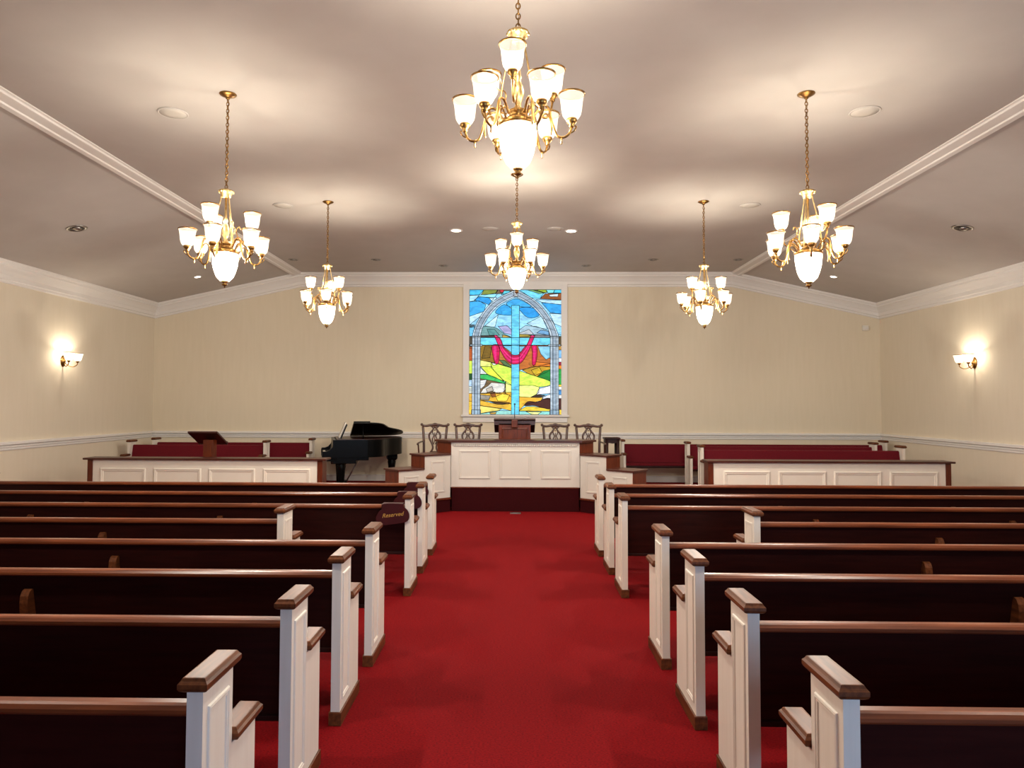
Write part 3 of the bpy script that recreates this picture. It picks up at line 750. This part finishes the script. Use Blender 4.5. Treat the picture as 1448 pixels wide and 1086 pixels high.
# ------------------------------------------------------------------ chandeliers
def mesh_of(mb, name, mat): return mb.mesh(name, mat)
def bell(rim_r, h, z0):
    pr = [(.30, 0), (.55, .06), (.72, .2), (.80, .4), (.84, .62), (.89, .82), (.96, .94), (1.0, 1.0)]
    return [(rim_r * a, z0 + h * b) for a, b in pr]
def shade_mb(r, z0, rad, h, flutes=0):
    m = MB(); pr = bell(rad, h, z0)
    m.lathe(pr, 20, M=Matrix.Translation((r, 0, 0)), cap=False)
    return m
def rim_mb(r, z, rad):
    m = MB(); m.tube([(r + rad * cos(2 * pi * k / 24), rad * sin(2 * pi * k / 24), z) for k in range(24)], .0068, 6, closed=True)
    return m
LOW_R, LOW_Z, UP_R, UP_Z = .35, .375, .25, .60
def low_arm():
    m = MB()
    m.tube(smooth_path([(.10, 0, .40), (.15, 0, .47), (.20, 0, .46), (.225, 0, .36), (.255, 0, .275), (.30, 0, .262), (.335, 0, .285), (.35, 0, .33)], 5), .0085, 8)
    m.tube(smooth_path([(.12, 0, .34), (.17, 0, .42), (.205, 0, .40), (.22, 0, .33), (.215, 0, .28)], 4), .006, 6)
    m.tube(smooth_path([(.335, 0, .285), (.365, 0, .30), (.38, 0, .325), (.372, 0, .335)], 4), .005, 6)
    m.lathe([(.003, .215), (.007, .225), (.004, .24), (.008, .26)], 8, M=Matrix.Translation((.285, 0, 0)))
    m.lathe([(.008, .32), (.02, .33), (.014, .34), (.03, .352), (.036, .368), (.034, .382), (.02, .388)], 14, M=Matrix.Translation((LOW_R, 0, 0)))
    return m
def up_arm():
    m = MB()
    m.tube(smooth_path([(.06, 0, .42), (.10, 0, .50), (.14, 0, .50), (.17, 0, .44), (.21, 0, .44), (.24, 0, .50), (.25, 0, .56)], 5), .0075, 8)
    m.tube(smooth_path([(.12, 0, .50), (.10, 0, .58), (.125, 0, .62), (.14, 0, .59)], 4), .005, 6)
    m.lathe([(.007, .545), (.018, .555), (.013, .565), (.03, .578), (.034, .592), (.032, .604), (.02, .61)], 14, M=Matrix.Translation((UP_R, 0, 0)))
    return m
ME = {}
ME['arm_low'] = mesh_of(low_arm(), 'arm', BRASS); ME['arm_up'] = mesh_of(up_arm(), 'arm', BRASS)
ME['sh_low'] = mesh_of(shade_mb(LOW_R, LOW_Z, .083, .165), 'shade', SHADE); ME['sh_up'] = mesh_of(shade_mb(UP_R, UP_Z, .083, .165), 'shade', SHADE)
ME['rim_low'] = mesh_of(rim_mb(LOW_R, LOW_Z + .165, .083), 'shade_rim', BRASS); ME['rim_up'] = mesh_of(rim_mb(UP_R, UP_Z + .165, .083), 'shade_rim', BRASS)
b = MB(); prof = [(.012, .06), (.045, .07), (.078, .105), (.10, .16), (.115, .23), (.122, .30), (.124, .345)]
seg = 48; LL = []
for r_, z in prof:
    LL.append([(r_ * (1 + .018 * cos(16 * 2 * pi * k / seg)) * cos(2 * pi * k / seg), r_ * (1 + .018 * cos(16 * 2 * pi * k / seg)) * sin(2 * pi * k / seg), z) for k in range(seg)])
b.loops(LL, smooth=True)
ME['bowl'] = mesh_of(b, 'bowl', BOWLGLASS)
ME['band'] = mesh_of(MB().lathe([(.10, .34), (.128, .34), (.132, .348), (.132, .366), (.126, .374), (.10, .378), (.08, .392), (.06, .40), (.055, .42), (.07, .43), (.07, .445), (.03, .455)], 28), 'bowl_band', BRASS)
ME['finial'] = mesh_of(MB().lathe([(.002, 0), (.008, .006), (.006, .016), (.026, .026), (.03, .034), (.014, .044), (.03, .056), (.036, .066), (.02, .074)], 16), 'finial', BRASS)
ME['column'] = mesh_of(MB().lathe([(.02, .45), (.026, .47), (.016, .49), (.03, .52), (.042, .57), (.03, .62), (.014, .65), (.024, .67), (.012, .70), (.012, .93)], 16), 'column', PALEBRASS)
cr_ = MB().lathe([(.02, .90), (.045, .91), (.05, .93), (.058, .945), (.07, .96), (.072, .972), (.06, .98), (.03, .985), (.012, 1.0)], 20)
for k in range(10):
    a = 2 * pi * k / 10
    cr_.sphere((.066 * cos(a), .066 * sin(a), .962), .013, 8, 5)
ME['crown'] = mesh_of(cr_, 'crown', PALEBRASS)
ME['rod'] = mesh_of(MB().tube(smooth_path([(.045, 0, .93), (.055, 0, .86), (.085, 0, .72), (.115, 0, .56), (.128, 0, .44), (.115, 0, .38)], 5), .0065, 8).tube(smooth_path([(.115, 0, .56), (.15, 0, .58), (.155, 0, .63), (.125, 0, .64), (.118, 0, .61)], 4), .0045, 6), 'support_rod', PALEBRASS)
ME['canopy'] = mesh_of(MB().lathe([(.012, -.055), (.02, -.05), (.022, -.035), (.045, -.028), (.075, -.014), (.085, -.004), (.082, 0)], 24), 'canopy', BRASS)
def chain_mesh(top, bot):
    m = MB(); n = max(2, int((top - bot) / .034)); st = (top - bot) / n
    for i in range(n):
        z = bot + st * (i + .5); a = pi / 2 * (i % 2); hh = st * .5 + .004
        pth = []
        for k in range(12):
            q = 2 * pi * k / 12
            pth.append((.014 * cos(q) * cos(a), .014 * cos(q) * sin(a), z + hh * sin(q) * (1.0)))
        m.tube(pth, .0046, 5, closed=True)
    m.tube([(.004, 0, bot), (.004, 0, top)], .0022, 5)
    return m.mesh('chain', BRASS)
def bulb(parent, loc, e, rad=.022, col=(1.0, .90, .73)):
    l = bpy.data.lights.new('bulb_light', 'POINT'); l.energy = e; l.color = col; l.shadow_soft_size = rad
    o = bpy.data.objects.new('bulb_light', l); COL.objects.link(o); o.parent = parent; o.location = loc
    return o
WARM = (1.0, .955, .87)
BULB_E = 6.3
UP_E = 17.0
BOWL_E = 350.0
CHAIN = {}
def chandelier(x, y, zb, lo_rot, up_rot, label):
    t = thing('chandelier', label, 'chandelier', (x, y, zb), group='brass chandeliers')
    key = round(zb, 2); H = ZC - zb
    if key not in CHAIN: CHAIN[key] = chain_mesh(H - .05, .995)
    put('canopy', ME['canopy'], t, (0, 0, H)); put('chain', CHAIN[key], t)
    for n_, k_ in (('crown', 'crown'), ('column', 'column'), ('bowl_band', 'band'), ('bowl', 'bowl'), ('finial', 'finial')): put(n_, ME[k_], t)
    bulb(t, (0, 0, .285), BOWL_E, .04, WARM)
    for k in range(3): put('support_rod', ME['rod'], t, (0, 0, 0), (0, 0, R(up_rot + 60 + 120 * k - 90)))
    for k in range(6):
        a = put('arm', ME['arm_low'], t, (0, 0, 0), (0, 0, R(lo_rot + 30 + 60 * k - 90)))
        put('shade', ME['sh_low'], a); put('shade_rim', ME['rim_low'], a); bulb(a, (LOW_R, 0, LOW_Z + .105), BULB_E)
    for k in range(3):
        a = put('arm', ME['arm_up'], t, (0, 0, 0), (0, 0, R(up_rot + 120 * k - 90)))
        put('shade', ME['sh_up'], a); put('shade_rim', ME['rim_up'], a); bulb(a, (UP_R, 0, UP_Z + .105), UP_E)
chandelier(.012, 4.56, 3.29, -6, -8, 'largest brass chandelier, over the aisle, its chain leaving the top of the frame')
chandelier(.025, 9.45, 3.29, 0, 0, 'brass chandelier over the aisle on a short chain in front of the stained glass')
chandelier(-2.885, 6.93, 2.965, -26, -12, 'brass chandelier on a long chain over the middle pews on the piano side')
chandelier(-2.875, 10.72, 2.965, -17, 60, 'brass chandelier on a long chain hanging above the lectern side choir rail and piano')
chandelier(2.895, 6.99, 2.965, 12, 20, 'brass chandelier on a long chain over the middle pews, away from the piano')
chandelier(2.88, 10.75, 2.965, 6, 60, 'brass chandelier on a long chain hanging above the maroon choir pews opposite the piano')

chandelier(-2.885, 3.1, 2.965, 10, 30, 'added brass chandelier, out of view over the rear pews, piano side')  # this one and the next are added out of view to light the near pews
chandelier(2.895, 3.1, 2.965, -14, 44, 'added brass chandelier, out of view over the rear pews, away from the piano')

# ------------------------------------------------------------------ wall sconces
def sconce(wx, f, y, label):
    t = thing('wall_sconce', label, 'sconce', (wx, y, 2.55), group='twin brass wall sconces')
    Mx = Matrix.Rotation(f * pi / 2, 4, 'Y')
    MB().lathe([(.07, 0), (.075, .008), (.06, .02), (.035, .028), (.02, .05), (.005, .055)], 20, M=Matrix.Translation((0, 0, .06)) @ Matrix.Diagonal((1, 1, 1.5, 1)) @ Mx).build('backplate', BRASS, t)
    for sy in (-1, 1):
        X = lambda a: f * a
        a = MB().tube(smooth_path([(X(.02), 0, .05), (X(.07), sy * .05, -.02), (X(.13), sy * .10, -.045), (X(.19), sy * .13, -.01), (X(.20), sy * .135, .04)], 5), .009, 8)
        a.lathe([(.01, .03), (.022, .04), (.03, .055), (.032, .068), (.02, .072)], 14, M=Matrix.Translation((X(.2), sy * .135, 0)))
        a = a.build('arm', BRASS, t)
        m = MB(); pr = [(.03, .065), (.055, .075), (.07, .11), (.08, .16), (.098, .215)]
        m.lathe(pr, 20, M=Matrix.Translation((X(.2), sy * .135, 0)), cap=False)
        m.build('shade', SHADE, a)
        m = MB(); m.tube([(X(.2) + .098 * cos(2 * pi * k / 24), sy * .135 + .098 * sin(2 * pi * k / 24), .216) for k in range(24)], .005, 6, closed=True)
        m.build('shade_rim', BRASS, a)
        bulb(a, (X(.2), sy * .135, .17), 11.0)
sconce(XL, 1, 13.3, 'twin brass wall sconce glowing on the side wall by the lectern')
sconce(XR, -1, 13.32, 'twin brass wall sconce glowing on the side wall opposite the lectern')

# ------------------------------------------------------------------ ceiling fittings
def ceil_disc(name, label, cat, group, x, y, kind, rad):
    if x < CL - .1: rot = (0, -math.atan(SLOPE_L), 0)
    elif x > CR + .1: rot = (0, math.atan(SLOPE_R), 0)
    else: rot = (0, 0, 0)
    t = thing(name, label, cat, (x, y, zc(x)), rot=rot, group=group)
    if kind == 'speaker':
        MB().lathe([(rad, 0), (rad, -.006), (rad * .97, -.012), (rad * .9, -.012), (rad * .88, -.007)], 32).build('rim', CEIL, t)
        MB().lathe([(rad * .89, -.004), (rad * .89, -.0085), (rad * .4, -.012), (.001, -.0125)], 32).build('grille', DISC, t)
    else:
        MB().lathe([(rad, .0), (rad, -.008), (rad * .92, -.014), (rad * .74, -.012), (rad * .70, -.002)], 28).build('trim_ring', TRIM if kind == 'lit' else STEEL, t)
        if kind == 'lit':
            MB().lathe([(rad * .72, -.001), (rad * .70, -.009), (.001, -.011)], 24).build('lamp', LAMP, t)
            l = bpy.data.lights.new('downlight_beam', 'SPOT'); l.energy = 25; l.color = (1, .88, .7); l.spot_size = R(95); l.spot_blend = .8; l.shadow_soft_size = .06
            o = bpy.data.objects.new('downlight_beam', l); COL.objects.link(o); o.parent = t; o.location = (0, 0, -.04)
        else:
            MB().lathe([(rad * .73, -.001), (rad * .71, -.009), (.001, -.010)], 24).build('recess', DARKHOLE, t)
            MB().sphere((rad * .12, -rad * .1, -.012), rad * .42, 12, 6, sz=.5).build('eyeball_lamp', STEEL, t)
SG = 'round ceiling speakers'
for x, y, r_, lab in ((-3.66, 7.38, .155, 'round white ceiling speaker next to the long chained chandelier, piano side'), (3.69, 7.43, .155, 'round white ceiling speaker by the chandelier opposite the piano side'), (-3.64, 10.92, .155, 'round white ceiling speaker toward the chancel on the piano side of the ceiling'), (3.66, 10.97, .155, 'round white ceiling speaker toward the chancel opposite the piano side'), (-.43, 12.43, .15, 'round white ceiling speaker beside the lit downlight over the piano side of the pulpit'), (.71, 12.43, .15, 'round white ceiling speaker beside the lit downlight over the plant stand side of the pulpit')):
    ceil_disc('ceiling_speaker', lab, 'speaker', SG, x, y, 'speaker', r_)
for x, y, lab in ((-1.05, 12.52, 'glowing recessed downlight over the pulpit screen, piano side'), (1.008, 12.57, 'glowing recessed downlight over the pulpit screen, plant stand side'), (-6.84, 15.04, 'glowing recessed downlight in the sloped ceiling above the lectern'), (6.79, 15.1, 'glowing recessed downlight in the sloped ceiling above the maroon pews')):
    ceil_disc('downlight', lab, 'downlight', 'lit ceiling downlights', x, y, 'lit', .12 if abs(x) < 2 else .085)
for x, y, lab in ((-4.78, 15.08, 'unlit ceiling downlight beside the ceiling fold moulding above the piano keyboard'), (-2.985, 15.09, 'unlit ceiling downlight above the tail of the piano'), (-1.595, 15.76, 'unlit ceiling downlight near the crown moulding by the window, piano side'), (1.605, 15.77, 'unlit ceiling downlight near the crown moulding by the window, plant stand side'), (2.97, 15.11, 'unlit ceiling downlight above the open seat of the long maroon pew'), (4.785, 15.12, 'unlit ceiling downlight beside the ceiling fold moulding above the maroon pews'), (-6.84, 10.82, 'unlit downlight low on the sloped ceiling, on the lectern side wall'), (6.85, 10.87, 'unlit downlight low on the sloped ceiling, opposite the lectern side')):
    ceil_disc('downlight', lab, 'downlight', 'unlit ceiling downlights', x, y, 'off', .11 if abs(x) < 6 else .15)

# motion sensor and floor outlet
t = thing('motion_detector', 'small white motion sensor box high on the back wall near the corner', 'sensor', (8.22, YB, 3.56))
MB().box(-.07, .07, -.06, 0, 0, .12, bev=.015).build('housing', PLASTIC, t)
MB().box(-.045, .045, -.068, -.058, .025, .075, bev=.008).build('lens', TRIM, t)
t = thing('floor_outlet', 'small metal outlet plate set in the red carpet before the pulpit screen', 'outlet', (.02, 11.85, 0))
MB().stack(0, 0, .09, .07, [(0, 0), (0, .008), (.008, .012)]).build('plate', STEEL, t)
MB().box(-.04, .04, -.03, .03, .012, .016).build('flap', STEEL, t)

# ------------------------------------------------------------------ camera and view
F, CXP, CYP = 1000.0, 707.535, 532.4696
yaw, pitch, roll = .0192, .0382, .0031
fwd = Vector((-sin(yaw) * cos(pitch), cos(yaw) * cos(pitch), sin(pitch)))
r0 = Vector((cos(yaw), sin(yaw), 0)); u0 = r0.cross(fwd)
rv = r0 * cos(roll) + u0 * sin(roll); uv = u0 * cos(roll) - r0 * sin(roll)
cam = bpy.data.cameras.new('camera'); co = bpy.data.objects.new('camera', cam); COL.objects.link(co)
M = Matrix((rv, uv, -fwd)).transposed().to_4x4(); M.translation = (-.0098, 0, 1.8255)
co.matrix_world = M
cam.sensor_fit = 'HORIZONTAL'; cam.sensor_width = 36; cam.lens = F / 1448 * 36
cam.shift_x = (724 - CXP) / 1448; cam.shift_y = (CYP - 543) / 1448
cam.clip_start = .05; cam.clip_end = 100
S.camera = co
wd = bpy.data.worlds.new('world'); S.world = wd; wd.use_nodes = True
wd.node_tree.nodes['Background'].inputs[0].default_value = (.5, .6, .8, 1)
wd.node_tree.nodes['Background'].inputs[1].default_value = .02
S.view_settings.view_transform = 'Standard'; S.view_settings.look = 'None'
S.view_settings.exposure = 0.0; S.view_settings.gamma = 1.0; S.view_settings.use_curve_mapping = False
